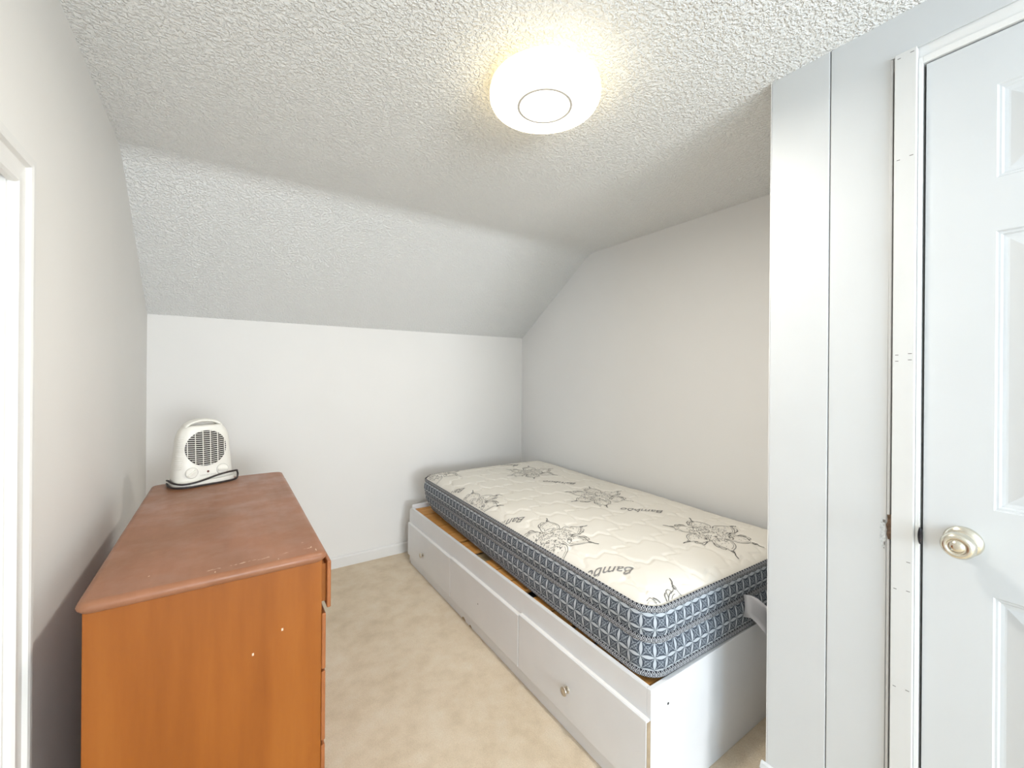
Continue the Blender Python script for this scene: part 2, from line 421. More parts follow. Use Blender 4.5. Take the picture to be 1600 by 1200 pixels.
# baseboards
def bbprof(t, h): return [(0, 0), (t, 0), (t, h - .012), (t * .75, h - .004), (t * .4, h), (0, h)]
o = obj('baseboard_back', prism([(D - a, b) for a, b in bbprof(.013, .078)], 'x', -.40, XR), 'trim'); structure(o, 'low white baseboard along the knee wall', 'baseboard')
o = obj('baseboard_right', prism([(XR - a, b) for a, b in bbprof(.013, .078)], 'y', YC, D - .013), 'trim'); structure(o, 'low white baseboard behind the bed', 'baseboard')
o = on_left(obj('baseboard_left', prism([(a, b) for a, b in bbprof(.013, .078)], 'y', 1.235, D - .05), 'trim')); structure(o, 'low white baseboard behind the dresser', 'baseboard')

# closet block with painted boards, jamb and door
cl = empty('wall_closet'); structure(cl, 'white painted board closet wall beside the panelled door', 'wall')
OY0 = -.56
bm = bmesh.new()
add_box(bm, XC + .010, XC + .09, .356, YC - .003, 0, 2.39)
add_box(bm, XC + .010, XC + .09, OY0, .356, 2.165, 2.39)
add_box(bm, XC + .010, XC + .09, YN, OY0, 0, 2.39)
add_box(bm, XC + .09, XR, YC - .09, YC - .003, 0, 2.39)
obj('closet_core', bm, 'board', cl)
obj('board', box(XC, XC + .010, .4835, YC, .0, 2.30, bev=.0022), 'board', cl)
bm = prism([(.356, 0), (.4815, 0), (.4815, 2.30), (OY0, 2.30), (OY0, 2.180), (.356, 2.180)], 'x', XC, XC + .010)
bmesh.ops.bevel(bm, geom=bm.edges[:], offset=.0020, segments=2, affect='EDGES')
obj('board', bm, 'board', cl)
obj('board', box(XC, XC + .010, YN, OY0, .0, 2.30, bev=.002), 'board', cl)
obj('board', box(XC, XR, YC - .003, YC, .0, 2.39), 'wall_cool', cl)
obj('bead', box(XC - .002, XC + .010, .3490, .3545, 0, 2.176, bev=.0012), 'board', cl)
# damage by the strip: torn paint and bare wood
def rough_disc(cy, cz, ry, rz, x0, x1, seed, n=18):
    rd = random.Random(seed); pl = []
    for i in range(n):
        a = 2 * math.pi * i / n; k = .7 + .45 * rd.random(); pl.append((cy + ry * k * math.cos(a), cz + rz * k * math.sin(a)))
    return prism(pl, 'x', x0, x1)
obj('chipped_paint', rough_disc(.3625, .985, .0062, .040, XC - .0007, XC + .004, 3), 'plaster', cl)
obj('splintered_wood', prism([(.3440, .974), (.3520, .973), (.3545, .985), (.3535, .996), (.3560, 1.008), (.3530, 1.016), (.3535, 1.034), (.3440, 1.035)], 'x', XC - .0030, XC + .004), 'bare_wood', cl)
bm = bmesh.new()
for a, b in (((.3575, 1.012), (.3625, 1.019)), ((.3580, .956), (.3600, .964)), ((.359, .947), (.361, .949))):
    add_box(bm, XC - .0012, XC + .002, a[0], b[0], a[1], b[1])
obj('scuff', bm, 'mark', cl)
# baseboard round the closet corner
bm = prism([(XC, 0), (XC - .013, 0), (XC - .013, .172), (XC - .008, .186), (XC, .190)], 'y', .349, YC + .012)
add_box(bm, XC - .013, XR, YC, YC + .012, 0, .172)
o = obj('baseboard_closet', bm, 'board'); structure(o, 'tall white baseboard wrapping the closet corner', 'baseboard')
# casing strip with nail marks
t1 = empty('trim_1'); structure(t1, 'flat white casing strip with staple marks beside the closet door', 'trim')
obj('casing_strip', box(XC - .013, XC + .004, .3030, .3435, 0, 2.176, bev=.0015), 'strip', t1)
bm = bmesh.new()
for z, k in ((2.165, 0), (1.915, 1), (1.42, 1), (1.435, 0), (.86, 1), (.62, 1), (.93, 2)):
    for yy, ln in ((.335, .006), (.311, .007)):
        if k == 2 and yy > .32: continue
        add_box(bm, XC - .0135, XC - .012, yy - ln / 2, yy + ln / 2, z + (.32 - yy) * .12, z + (.32 - yy) * .12 + .0016)
obj('staple_mark', bm, 'mark', t1)
t3 = empty('trim_3'); structure(t3, 'white door jamb around the panelled closet door', 'trim')
bm = bmesh.new()
add_box(bm, XC - .001, XC + .10, .2945, .3025, 0, 2.150, bev=.001)
add_box(bm, XC - .001, XC + .10, OY0, .2945, 2.1345, 2.150, bev=.001)
add_box(bm, XC + .006, XC + .012, OY0, .356, 2.148, 2.182)
add_box(bm, XC - .001, XC + .10, OY0, OY0 + .008, 0, 2.150)
add_box(bm, XC + .042, XC + .055, .270, .2945, 0, 2.1345)
obj('jamb', bm, 'trim', t3)
obj('jamb_shadow_gap', box(XC + .03, XC + .04, .2895, .2945, .0, 2.1345), 'dark', t3)
DY0, DY1, DZ0, DZ1 = -.545, .2890, .012, 2.130
d1 = empty('door_1'); structure(d1, 'white six-panel closet door with round nickel knob', 'door')
PY = ((-.425, -.155), (-.093, .177)); PZ = ((.20, .903), (1.091, 1.699), (1.815, 2.018))
xs = XC + .004
bm = bmesh.new()
for a in ((DY0, PY[0][0], DZ0, DZ1), (PY[0][1], PY[1][0], DZ0, DZ1), (PY[1][1], DY1, DZ0, DZ1)):
    add_box(bm, xs, xs + .035, *a)
for py in PY:
    for a, b in ((DZ0, PZ[0][0]), (PZ[0][1], PZ[1][0]), (PZ[1][1], PZ[2][0]), (PZ[2][1], DZ1)):
        add_box(bm, xs, xs + .035, py[0], py[1], a, b)
bmesh.ops.remove_doubles(bm, verts=bm.verts, dist=1e-5)
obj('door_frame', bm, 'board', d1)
for py in PY:
    for pz in PZ:
        bm = add_rect_profile(bmesh.new(), py[0], py[1], pz[0], pz[1],
            [(0, xs), (.003, xs + .004), (.007, xs + .0045), (.010, xs + .0085), (.016, xs + .0095), (.019, xs + .0095), (.052, xs + .003), (.054, xs + .003)])
        obj('raised_panel', bm, 'board', d1)
# knob, axis -x
def lathe_x(prof, c, n=40):
    bm = lathe(prof, n)
    bmesh.ops.transform(bm, matrix=Matrix.Translation(c) @ Matrix.Rotation(-math.pi / 2, 4, 'Y'), verts=bm.verts)
    return bm
KC = (xs, .2225, 1.010)
kn = obj('door_knob', lathe_x([(.011, .004), (.011, .022), (.015, .026), (.025, .033), (.0285, .043), (.0285, .052), (.025, .060), (.017, .064), (.0165, .062), (.012, .0615), (.0115, .0645), (.004, .0655)], KC), 'nickel', d1, True)
obj('rosette', lathe_x([(.033, 0), (.033, .003), (.030, .008), (.022, .012), (.013, .014), (.011, .016)], KC), 'nickel', kn, True)
lpl = obj('latch_plate', lathe_x([(.004, -.002), (.020, -.001), (.020, .001), (.015, .0035), (.004, .0045)], (XC - .0005, .2955, 1.000)), 'dark_metal', d1, True)
for v in lpl.data.vertices: v.co.y = .2930 + (v.co.y - .2955) * .22      # a narrow plate

# ------------------------------------------------------------------ ceiling lamp
LX, LY = .789, 1.016
lp = empty('ceiling_light', (LX, LY, CEIL)); tag(lp, 'round white flush ceiling light, lit, with a thin ring on its cover', 'ceiling light')
obj('base_pan', lathe([(.02, .0), (.134, .0), (.134, -.024), (.02, -.024)], 64), 'plastic', lp)
obj('rim', lathe([(.130, -.0215), (.152, -.022), (.162, -.024), (.166, -.029), (.1665, -.033), (.1650, -.0335), (.1650, -.0355), (.167, -.036), (.1685, -.042), (.1675, -.0425), (.1675, -.0445), (.150, -.0445)], 96, False, False), 'lamp_rim', lp, True)
obj('diffuser_side', lathe([(.1670, -.0440), (.1682, -.052), (.167, -.064), (.161, -.075), (.152, -.0785)], 96, False, False), 'lamp_side', lp, True)
obj('diffuser', lathe([(.152, -.0785), (.146, -.0800), (.130, -.0815), (.084, -.0825), (.005, -.0828)], 96, False, True), 'lamp', lp, True)
obj('trim_ring', lathe([(.0765, -.081), (.0765, -.0845), (.0835, -.0845), (.0835, -.081)], 96, False, False), 'lamp_ring', lp)

lamp_d = bpy.data.lights.new('lamp_downlight', 'AREA'); lamp_d.shape = 'DISK'; lamp_d.size = .140; lamp_d.energy = 10.0; lamp_d.color = (1.0, .945, .86)
lamp_o = bpy.data.objects.new('lamp_downlight', lamp_d); lamp_o.location = (0, 0, -.0840); link(lamp_o, lp)
# ------------------------------------------------------------------ bed with drawers
BX0, BX1, BY0, BY1, BH = 1.085, XR - .012, .838, 2.965, .402
bed = empty('storage_bed', (BX0, BY0, 0)); tag(bed, 'white single bed base with three drawers and orange pine slats', 'bed')
def B(name, x0, x1, y0, y1, z0, z1, mat='bed', bev=.002, par=None, seg=2):
    bm = box(x0 - BX0, x1 - BX0, y0 - BY0, y1 - BY0, z0, z1, bev=bev, seg=seg); return obj(name, bm, mat, par or bed)
# long front board with a rounded far corner
def rounded_board(y0, y1, z0, z1, r):
    pl = [(y0, z0), (y1, z0)] + [(y1 - r + r * math.cos(a), z1 - r + r * math.sin(a)) for a in [k * math.pi / 16 for k in range(9)]] + [(y0, z1)]
    return pl
bm = prism([(a - BY0, b) for a, b in rounded_board(BY0 + .016, BY1, .275, BH, .035)], 'x', 0, .017)
bmesh.ops.bevel(bm, geom=[e for e in bm.edges if all(v.co.z > .28 for v in e.verts)], offset=.002, segments=2, affect='EDGES')
obj('front_rail', bm, 'bed', bed)
B('plinth', BX0 + .002, BX0 + .018, BY0 + .016, BY1, 0, .078)
B('divider', BX0 + .004, BX1, 2.232, 2.250, .078, .30)
B('divider', BX0 + .004, BX1, 1.526, 1.544, .078, .30)
B('end_panel', BX0, BX1, BY0, BY0 + .016, 0, BH)
B('end_panel', BX0 + .016, BX1, BY1 - .018, BY1, 0, BH + .016, bev=.004)
B('back_rail', BX1 - .017, BX1, BY0 + .016, BY1 - .018, .05, BH)
sh = obj('screw_hole', lathe_x([(.0005, -.001), (.0042, -.001), (.0042, .0006), (.0005, .0006)], (0, 0, 0), 16), 'dark', bed)
sh.rotation_euler = (0, 0, math.pi / 2); sh.location = (1.170 - BX0, 0, .327)
# drawers
FX = BX0 - .018
for i, (a, b, zt, knob) in enumerate(((2.243, 2.950, .298, 1), (1.538, 2.239, .303, 0), (BY0 + .002, 1.534, .312, 1))):
    dr = empty('drawer', (0, 0, 0), 0, bed)
    f = B('drawer_front', FX, BX0 - .001, a, b, .070, zt, bev=.004, par=dr, seg=3)
    B('drawer_top_edge', FX + .0035, BX0 - .001, a + .003, b - .003, zt - .001, zt + .0014, 'bed_edge', 0, dr)
    B('drawer_box', BX0 + .001, BX0 + .55, a + .02, b - .02, .085, .26, 'bed', 0, dr)
    mid = {0: 2.655, 1: 1.905, 2: 1.205}[i]
    c = (FX - BX0, mid - BY0, {0: .168, 1: .185, 2: .183}[i])
    if knob:
        k = obj('drawer_knob', lathe_x([(.0055, -.001), (.0055, .0125), (.008, .0145), (.0155, .0165), (.0165, .0185), (.0165, .0215), (.0150, .0230), (.003, .0222)], c, 32), 'steel', dr, True)
        obj('knob_base', lathe_x([(.0135, -.0005), (.0135, .0035), (.0110, .0048), (.005, .005)], c, 32), 'steel', k, True)
    else:
        obj('knob_hole', lathe_x([(.0005, -.001), (.0035, -.001), (.0035, .0006), (.0005, .0006)], c, 16), 'mark', dr)
    if i == 2:
        B('raw_edge', FX + .0015, BX0 - .0005, a - .0016, a + .0005, .072, zt - .004, 'mdf', 0, dr)['label'] = 'brown raw fibreboard edge'
# plinth chips
for y, l, h in ((2.10, .05, .016), (2.02, .03, .011), (2.95, .012, .02)):
    bm = prism([(y - l / 2 - BY0, .0), (y + l / 2 - BY0, .0), (y + l * .3 - BY0, h * .7), (y - BY0, h), (y - l * .35 - BY0, h * .5)], 'x', .0012, .006)
    obj('chipped_corner', bm, 'mdf', bed)
# slats: pieces of a roll; one is missing
ys = [(2.905, 2.940, 0), (2.775, 2.900, 0), (2.647, 2.768, 0), (2.524, 2.640, 0), (2.378, 2.516, 0), (2.232, 2.368, 0), (2.056, 2.200, 0), (1.930, 2.040, 1), (1.812, 1.918, 0),
      (1.678, 1.802, 0), (1.562, 1.668, 0), (1.370, 1.492, 0), (1.250, 1.360, 0), (1.132, 1.222, 0), (1.000, 1.105, 0), (.870, .985, 0)]
for a, b, low in ys:
    B('slat', BX0 + .019, BX1 - .020, a, b, .371 - .014 * low, .390 - .014 * low, 'slat_dull' if low else 'slat', .003)
B('slat_ledge', BX0 + .017, BX0 + .045, BY0 + .016, BY1 - .018, .325, .350, 'slat_dull', .002)
B('slat_ledge', BX1 - .045, BX1 - .017, BY0 + .016, BY1 - .018, .325, .350, 'slat_dull', .002)

# ------------------------------------------------------------------ mattress
HX, HY, CR = .531, 1.016, .085
MZ0, MZ1 = .4035, .624
MC = (1.644, 1.852); MROT = -.020
mt = empty('mattress', (MC[0], MC[1], MZ0), MROT)
tag(mt, 'cream quilted mattress with slate patterned sides and printed flowers on the bed', 'mattress')
def perim(inset, n_c=10, step=.03):
    hx, hy, r = HX - inset, HY - inset, max(.02, CR - inset); pts = []
    nx = max(2, int(2 * (HX - CR) / step)); ny = max(2, int(2 * (HY - CR) / step))
    cs = [(hx - r, hy - r, 0), (-(hx - r), hy - r, 1), (-(hx - r), -(hy - r), 2), (hx - r, -(hy - r), 3)]
    for k, (cx, cy, q) in enumerate(cs):
        for i in range(n_c + 1):
            a = q * math.pi / 2 + i / n_c * math.pi / 2; pts.append((cx + r * math.cos(a), cy + r * math.sin(a)))
        nx2, ny2, _ = cs[(k + 1) % 4]; m = nx if q in (0, 2) else ny
        a = (q + 1) * math.pi / 2
        ex, ey = cx + r * math.cos(a), cy + r * math.sin(a); sx, sy = nx2 + r * math.cos(a), ny2 + r * math.sin(a)
        for i in range(1, m): pts.append((ex + (sx - ex) * i / m, ey + (sy - ey) * i / m))
    return pts
BASE_P = perim(0)
ARC = [0]
for i in range(len(BASE_P)):
    p, q = BASE_P[i], BASE_P[(i + 1) % len(BASE_P)]; ARC.append(ARC[-1] + math.hypot(q[0] - p[0], q[1] - p[1]))
def lean(x, y, z):
    # the lower edge is tucked in along the open side, more towards the far end
    t = min(1, max(0, (y + HY) / (2 * HY))); k = .000 + .062 * t ** 1.6
    return k * max(0, 1 - z / .125) ** 1.3 * min(1, max(0, -x / (HX - CR)))
def ring_loft(prof, vfun, cap=False):
    bm = bmesh.new(); uvl = bm.loops.layers.uv.new('UVMap'); rings = []
    for ins, z in prof: rings.append([bm.verts.new((x + lean(x, y, z), y, z)) for x, y in perim(ins)])
    n = len(rings[0])
    for j in range(len(prof) - 1):
        for i in range(n):
            f = bm.faces.new((rings[j][i], rings[j][(i + 1) % n], rings[j + 1][(i + 1) % n], rings[j + 1][i])); f.smooth = True
            for l, (uu, jj) in zip(f.loops, ((i, j), (i + 1, j), (i + 1, j + 1), (i, j + 1))): l[uvl].uv = (ARC[uu], vfun(jj, prof))
    if cap: bm.faces.new(rings[0])
    return bm
ZM = .122                                # local height of the middle tape
ZT = MZ1 - MZ0
lower = [(.040, .0), (.020, .006), (.010, .018), (.003, .040), (.000, .065), (.002, .092), (.008, .110), (.013, .118), (.013, ZM)]
obj('side_border', ring_loft(lower, lambda j, p: p[j][1] + .020, True), 'border', mt)
upper = [(.013, ZM), (.012, .130), (.004, .144), (.000, .164), (.001, .186), (.006, .206), (.010, ZT)]
obj('side_border', ring_loft(upper, lambda j, p: p[j][1] + .040 - .0208 + .0015, False), 'border', mt)
def tape(ins, z, hh, bulge):
    pr_ = []
    for k in range(7):
        a = -math.pi / 2 + math.pi * k / 6
        pr_.append((ins - bulge * math.cos(a), z + hh * math.sin(a)))
    return ring_loft(pr_, lambda j, p: j / 6 - .5)
obj('binding_tape', tape(.010, .012, .0115, .007), 'tape', mt)
obj('binding_tape', tape(.012, ZM, .0115, .007), 'tape', mt)
obj('binding_tape', tape(.010, ZT, .0115, .007), 'tape', mt)
# quilted top
CROWN = .052
def groove(a, b):
    p, q = .235, .30
    s = a / p + b / q; d = a / p - b / q
    f1 = s + .16 * math.sin(2 * math.pi * d) + .05 * math.sin(6 * math.pi * d)
    f2 = d + .16 * math.sin(2 * math.pi * s) + .05 * math.sin(6 * math.pi * s)
    g = 0
    for f in (f1, f2):
        t = abs(f - round(f)) * .16
        g = max(g, math.exp(-(t / .0085) ** 2))
        
    return g
def top_z(a, b):
    m = max(0, min(HX - .010 - abs(a), HY - .010 - abs(b)))
    rise = 1 - math.exp(-m / .045)
    puff = .006 * math.sin(a * 9 + 1) * math.sin(b * 7)
    return ZT + CROWN * rise + (puff * .5 - .0052 * groove(a, b)) * min(1, m / .05)
def map_xy(a, b):
    hx, hy, r = HX - .010, HY - .010, CR - .010
    u, v = (abs(a) - (hx - r)) / r, (abs(b) - (hy - r)) / r
    if u > 0 and v > 0:
        k = max(u, v) / math.hypot(u, v); u, v = u * k, v * k
        return math.copysign(hx - r + u * r, a), math.copysign(hy - r + v * r, b)
    return a, b
NXQ, NYQ = 190, 360
def dense(n, h):   # denser towards the edges
    return [h * math.sin((2 * i / n - 1) * math.pi / 2 * .86) / math.sin(math.pi / 2 * .86) for i in range(n + 1)]
ax_, by_ = dense(NXQ, HX - .010), dense(NYQ, HY - .010)
verts = []; faces = []
for b in by_:
    for a in ax_:
        x, y = map_xy(a, b); verts.append((x, y, top_z(a, b)))
for j in range(NYQ):
    for i in range(NXQ):
        k = j * (NXQ + 1) + i; faces.append((k, k + 1, k + NXQ + 2, k + NXQ + 1))
me = bpy.data.meshes.new('quilted_top'); me.from_pydata(verts, [], faces); me.update()
for p in me.polygons: p.use_smooth = True
me.materials.append(M['quilt']); link(bpy.data.objects.new('quilted_top', me), mt)

# printed flowers and words, laid on the quilt
cM, sM = math.cos(-MROT), math.sin(-MROT)
def to_local(x, y):
    dx, dy = x - MC[0], y - MC[1]; return dx * cM - dy * sM, dx * sM + dy * cM
def inside(a, b):
    hx, hy, r = HX - .018, HY - .018, CR - .018
    if abs(a) > hx or abs(b) > hy: return False
    u, v = abs(a) - (hx - r), abs(b) - (hy - r)
    return not (u > 0 and v > 0 and math.hypot(u, v) > r)
def lay(a, b): return (a, b, top_z(a, b) + .0016)
def flower_strokes():
    rd = random.Random(11); st = []
    def arc(pts, w): st.append((spline([(p[0], p[1], 0) for p in pts], 7), w))
    for k in range(6):
        A = k * math.pi / 3; ca, sa = math.cos(A), math.sin(A)
        def P(r, t): return (r * ca - t * sa, r * sa + t * ca)
        for s in (-1, 1):
            arc([P(.062, s * .030), P(.085, s * .043), P(.112, s * .043), P(.136, s * .030), P(.152, s * .012), P(.165, s * .003)], .0026)
            arc([P(.090, s * .034), P(.112, s * .034), P(.134, s * .020), P(.146, s * .006)], .0014)
        s = 1 if k % 2 else -1
        arc([P(.126, s * .038), P(.146, s * .038), P(.156, s * .026), P(.148, s * .018), P(.140, s * .024)], .0026)
        arc([P(.104, s * .047), P(.126, s * .050), P(.140, s * .043)], .0040)
        arc([P(.158, 0), P(.174, .003), P(.188, -.002), P(.204, 0)], .0048)
        arc([P(.164, -.008), P(.174, 0), P(.164, .008)], .0026)
        for i in range(5):
            c = P(.10 + .04 * rd.random(), (rd.random() - .5) * .04); st.append(([Vector((c[0], c[1], 0)), Vector((c[0] + .004, c[1] + .003, 0))], .0024))
        for r0, t0 in ((.030, 0), (.052, .012), (.052, -.012), (.074, 0), (.080, .020), (.080, -.020)):     # curls of the rosette
            c = P(r0, t0); rr = .007 + .004 * rd.random(); q0 = rd.random() * 6.28
            arc([(c[0] + rr * math.cos(q), c[1] + rr * math.sin(q)) for q in (q0, q0 + 1.5, q0 + 3, q0 + 4.4)], .0018)
    for i in range(150):
        a = rd.random() * 6.283; r = .094 * math.sqrt(rd.random()); l = .003 + .007 * rd.random(); q = rd.random() * 6.283
        p = Vector((r * math.cos(a), r * math.sin(a), 0)); st.append(([p, p + Vector((l * math.cos(q), l * math.sin(q), 0))], .0015 + .0022 * rd.random()))
    return st
STROKES = flower_strokes()
def flower(x, y, rot=0.0):
    bm = bmesh.new(); c, s = math.cos(rot), math.sin(rot); ox, oy = to_local(x, y)
    for pts, wd in STROKES:
        for p, q in zip(pts, pts[1:]):
            p2 = (p.x * c - p.y * s + ox, p.x * s + p.y * c + oy); q2 = (q.x * c - q.y * s + ox, q.x * s + q.y * c + oy)
            if not (inside(*p2) and inside(*q2)): continue
            dx, dy = q2[0] - p2[0], q2[1] - p2[1]; L = math.hypot(dx, dy) or 1; nx, ny = -dy / L * wd / 2, dx / L * wd / 2
            bm.faces.new([bm.verts.new(lay(*t)) for t in ((p2[0] + nx, p2[1] + ny), (p2[0] - nx, p2[1] - ny), (q2[0] - nx, q2[1] - ny), (q2[0] + nx, q2[1] + ny))])
    tag(obj('printed_flower', bm, 'ink', mt), kind='stuff')
for x, y in ((1.778, 1.060), (1.765, 1.745), (1.790, 2.430), (1.182, .742), (1.176, 1.430), (1.120, 2.080), (1.210, 2.765)):
    flower(x, y, .02)
def word(x, y, ang):
    cu = bpy.data.curves.new('word', 'FONT'); cu.body = 'Bamboo'; cu.size = .064; cu.shear = .35; cu.offset = .0003; cu.resolution_u = 4
    t = bpy.data.objects.new('word', cu); COL.objects.link(t)
    dg = bpy.context.evaluated_depsgraph_get(); m = bpy.data.meshes.new_from_object(t.evaluated_get(dg))
    COL.objects.unlink(t); bpy.data.objects.remove(t)
    bm = bmesh.new(); bm.from_mesh(m); bpy.data.meshes.remove(m)
    bmesh.ops.triangulate(bm, faces=bm.faces)
    for _ in range(2):
        bmesh.ops.subdivide_edges(bm, edges=[e for e in bm.edges if e.calc_length() > .009], cuts=1)
        bmesh.ops.triangulate(bm, faces=bm.faces)
    c, s = math.cos(ang - MROT), math.sin(ang - MROT); ox, oy = to_local(x, y); bad = []
    for v in bm.verts:
        a, b = v.co.x * c - v.co.y * s + ox, v.co.x * s + v.co.y * c + oy
        if not inside(a, b): bad.append(v)
        v.co = lay(a, b)
    bmesh.ops.delete(bm, geom=bad, context='VERTS')
    if bm.faces: obj('printed_word', bm, 'ink_pale', mt)
    else: bm.free()
WA = math.atan2(.73, -.68)
for x, y in ((1.868, 1.372), (1.860, 2.025), (1.860, 2.680), (1.236, 1.030), (1.216, 1.690), (1.214, 2.330)):
    word(x, y, WA)
# white label sewn to the near end of the mattress
bm = bmesh.new(); rows = []
pw = [(1.625, .838, .548, .462), (1.645, .818, .546, .460), (1.665, .803, .534, .436), (1.695, .793, .508, .400), (1.730, .788, .478, .358), (1.755, .788, .452, .340), (1.790, .792, .425, .400)]
for x, y, zt, zb in pw:
    a, b = to_local(x, y); rows.append([bm.verts.new((a, b - .006 * math.sin(k / 4 * 3.1), zt + (zb - zt) * k / 4 - MZ0)) for k in range(5)])
for r0, r1 in zip(rows, rows[1:]):
    for k in range(4): bm.faces.new((r0[k], r1[k], r1[k + 1], r0[k + 1]))
bmesh.ops.solidify(bm, geom=bm.faces[:], thickness=.0012)
obj('fabric_label', bm, 'tag', mt, True)['label'] = 'white cloth label hanging from the mattress end'

# ------------------------------------------------------------------ dresser
DRX, DRY, DH = -.026, 1.180, .910
ds = empty('dresser', (DRX, DRY, 0), .011); tag(ds, 'orange-brown wooden dresser with a worn reddish top beside the left wall', 'dresser')
W2, DL = .237, 1.090
bm = bmesh.new()
add_box(bm, -W2 + .010, W2 - .010, .020, DL - .012, .06, DH - .026, bev=.002)
add_box(bm, -W2 + .02, W2 - .04, .045, DL - .03, 0, .06)
obj('carcass', bm, 'dresser_side', ds)
# top with moulded edge
bm = bmesh.new()
def rrect(ins, r, n=6):
    x0, x1, y0, y1 = -W2 + ins, W2 - ins, ins, DL - ins; out = []
    for cx, cy, q in ((x1 - r, y1 - r, 0), (x0 + r, y1 - r, 1), (x0 + r, y0 + r, 2), (x1 - r, y0 + r, 3)):
        for i in range(n + 1):
            a = (q + i / n) * math.pi / 2; out.append((cx + r * math.cos(a), cy + r * math.sin(a)))
    return out
prf = [(.010, DH - .026), (.006, DH - .024), (.0015, DH - .018), (.0, DH - .012), (.002, DH - .006), (.007, DH - .002), (.014, DH)]
rings = [[bm.verts.new((x, y, z)) for x, y in rrect(i, .022)] for i, z in prf]
n = len(rings[0])
for a, b in zip(rings, rings[1:]):
    for i in range(n): bm.faces.new((a[i], a[(i + 1) % n], b[(i + 1) % n], b[i])).smooth = True
bm.faces.new(rings[0]); bm.faces.new(rings[-1])
obj('dresser_top', bm, 'dresser_top', ds)
for i, (zb, zt, out) in enumerate(((.754, .878, .012), (.594, .742, 0), (.405, .588, 0), (.150, .393, 0))):
    dr = empty('drawer', (0, 0, 0), 0, ds)
    x = W2 - .008 + out
    obj('drawer_front', box(x - .002, x + .008, .016, DL - .016, zb, zt, bev=.0035, seg=3), 'dresser_front', dr)
    obj('drawer_box', box(x - .30, x - .002, .035, DL - .035, zb + .012, zt - .012), 'dresser_side', dr)
# chips and scratches on the worn top edge
rd = random.Random(4); bm = bmesh.new()
def chip(x, y, l, w_, ang, z=DH):
    c, s = math.cos(ang), math.sin(ang)
    pl = [(-l / 2, -w_ * .3), (l * .1, -w_ / 2), (l / 2, 0), (l * .05, w_ / 2)]
    bm.faces.new([bm.verts.new((x + a * c - b * s, y + a * s + b * c, z + .0004)) for a, b in pl])
for i in range(26):
    t = rd.random(); x = -.02 + t * .235; chip(x, .040 + .010 * t + rd.uniform(-.003, .003), rd.uniform(.004, .016), rd.uniform(.001, .0025), rd.uniform(-.1, .15))
for x, y, l, w_, a in ((-.005, .022, .010, .003, 1.4), (.125, .020, .010, .003, 1.5), (.205, .055, .012, .003, 1.2), (.19, .10, .007, .003, .3), (-.13, .08, .006, .003, .7), (.213, .03, .02, .003, 1.5)):
    chip(x, y, l, w_, a)
tag(obj('scratch', bm, 'scratch', ds), kind='stuff')
for x, z in ((.135, .73), (.072, .69)): obj('nick', box(x - .002, x + .002, .0188, .0205, z - .003, z + .003), 'scratch', ds)

# ------------------------------------------------------------------ fan heater
ht = empty('fan_heater', (-.106, 2.215, DH), .33); tag(ht, 'white upright fan heater with round dark grille on the dresser', 'heater')
HH = .272
def hw(z):   # half width of the body by height
    t = z / HH
    if t < .06: return .100 + .006 * (t / .06)
    if t < .60: return .106 - .012 * ((t - .06) / .54) ** 1.3
    k = (t - .60) / .40; return .094 * math.sqrt(max(.0, 1 - k ** 2.3)) if k < 1 else 0
def hd(z):
    t = z / HH; return .062 - .018 * t ** 1.5
def sect(w_, d_, n=40, e=3.2):
    out = []
    for i in range(n):
        a = 2 * math.pi * i / n; c, s = math.cos(a), math.sin(a)
        out.append((w_ * math.copysign(abs(c) ** (2 / e), c), d_ * math.copysign(abs(s) ** (2 / e), s)))
    return out
bm = bmesh.new(); rings = []
zs = [.018, .022, .030] + [.03 + .21 * k / 21 for k in range(1, 22)]
for k, z in enumerate(zs):
    ins = .006 if k == 0 else 0
    rings.append([bm.verts.new((x, y, z)) for x, y in sect(hw(z) - ins, hd(z) - ins)])
# shallow top under the handle slot
zl = zs[-1]
rings.append([bm.verts.new((x, y, zl + .004)) for x, y in sect(hw(zl) - .010, hd(zl) - .006)])
n = len(rings[0])
for a, b in zip(rings, rings[1:]):
    for i in range(n): bm.faces.new((a[i], a[(i + 1) % n], b[(i + 1) % n], b[i]))
bm.faces.new(rings[0]); bm.faces.new(rings[-1])
obj('body', bm, 'plastic', ht, True)
# handle arch
bm = bmesh.new(); rings = []
for k in range(25):
    a = math.pi * k / 24; rx, rz = hw(zl) - .005, HH - zl + .0045
    c = Vector((rx * math.cos(a), 0, zl - .012 + rz * math.sin(a) ** .9)); nrm = Vector((math.cos(a) * .6, 0, math.sin(a))).normalized()
    rings.append([bm.verts.new(c + nrm * (.0075 * math.cos(q)) + Vector((0, .030 * math.sin(q), 0))) for q in [2 * math.pi * i / 14 for i in range(14)]])
for a, b in zip(rings, rings[1:]):
    for i in range(14): bm.faces.new((a[i], a[(i + 1) % 14], b[(i + 1) % 14], b[i]))
bm.faces.new(rings[0]); bm.faces.new(rings[-1])
obj('handle', bm, 'plastic', ht, True)
obj('base', add_prism(bmesh.new(), sect(.112, .075), 'z', 0, .022), 'plastic', ht)
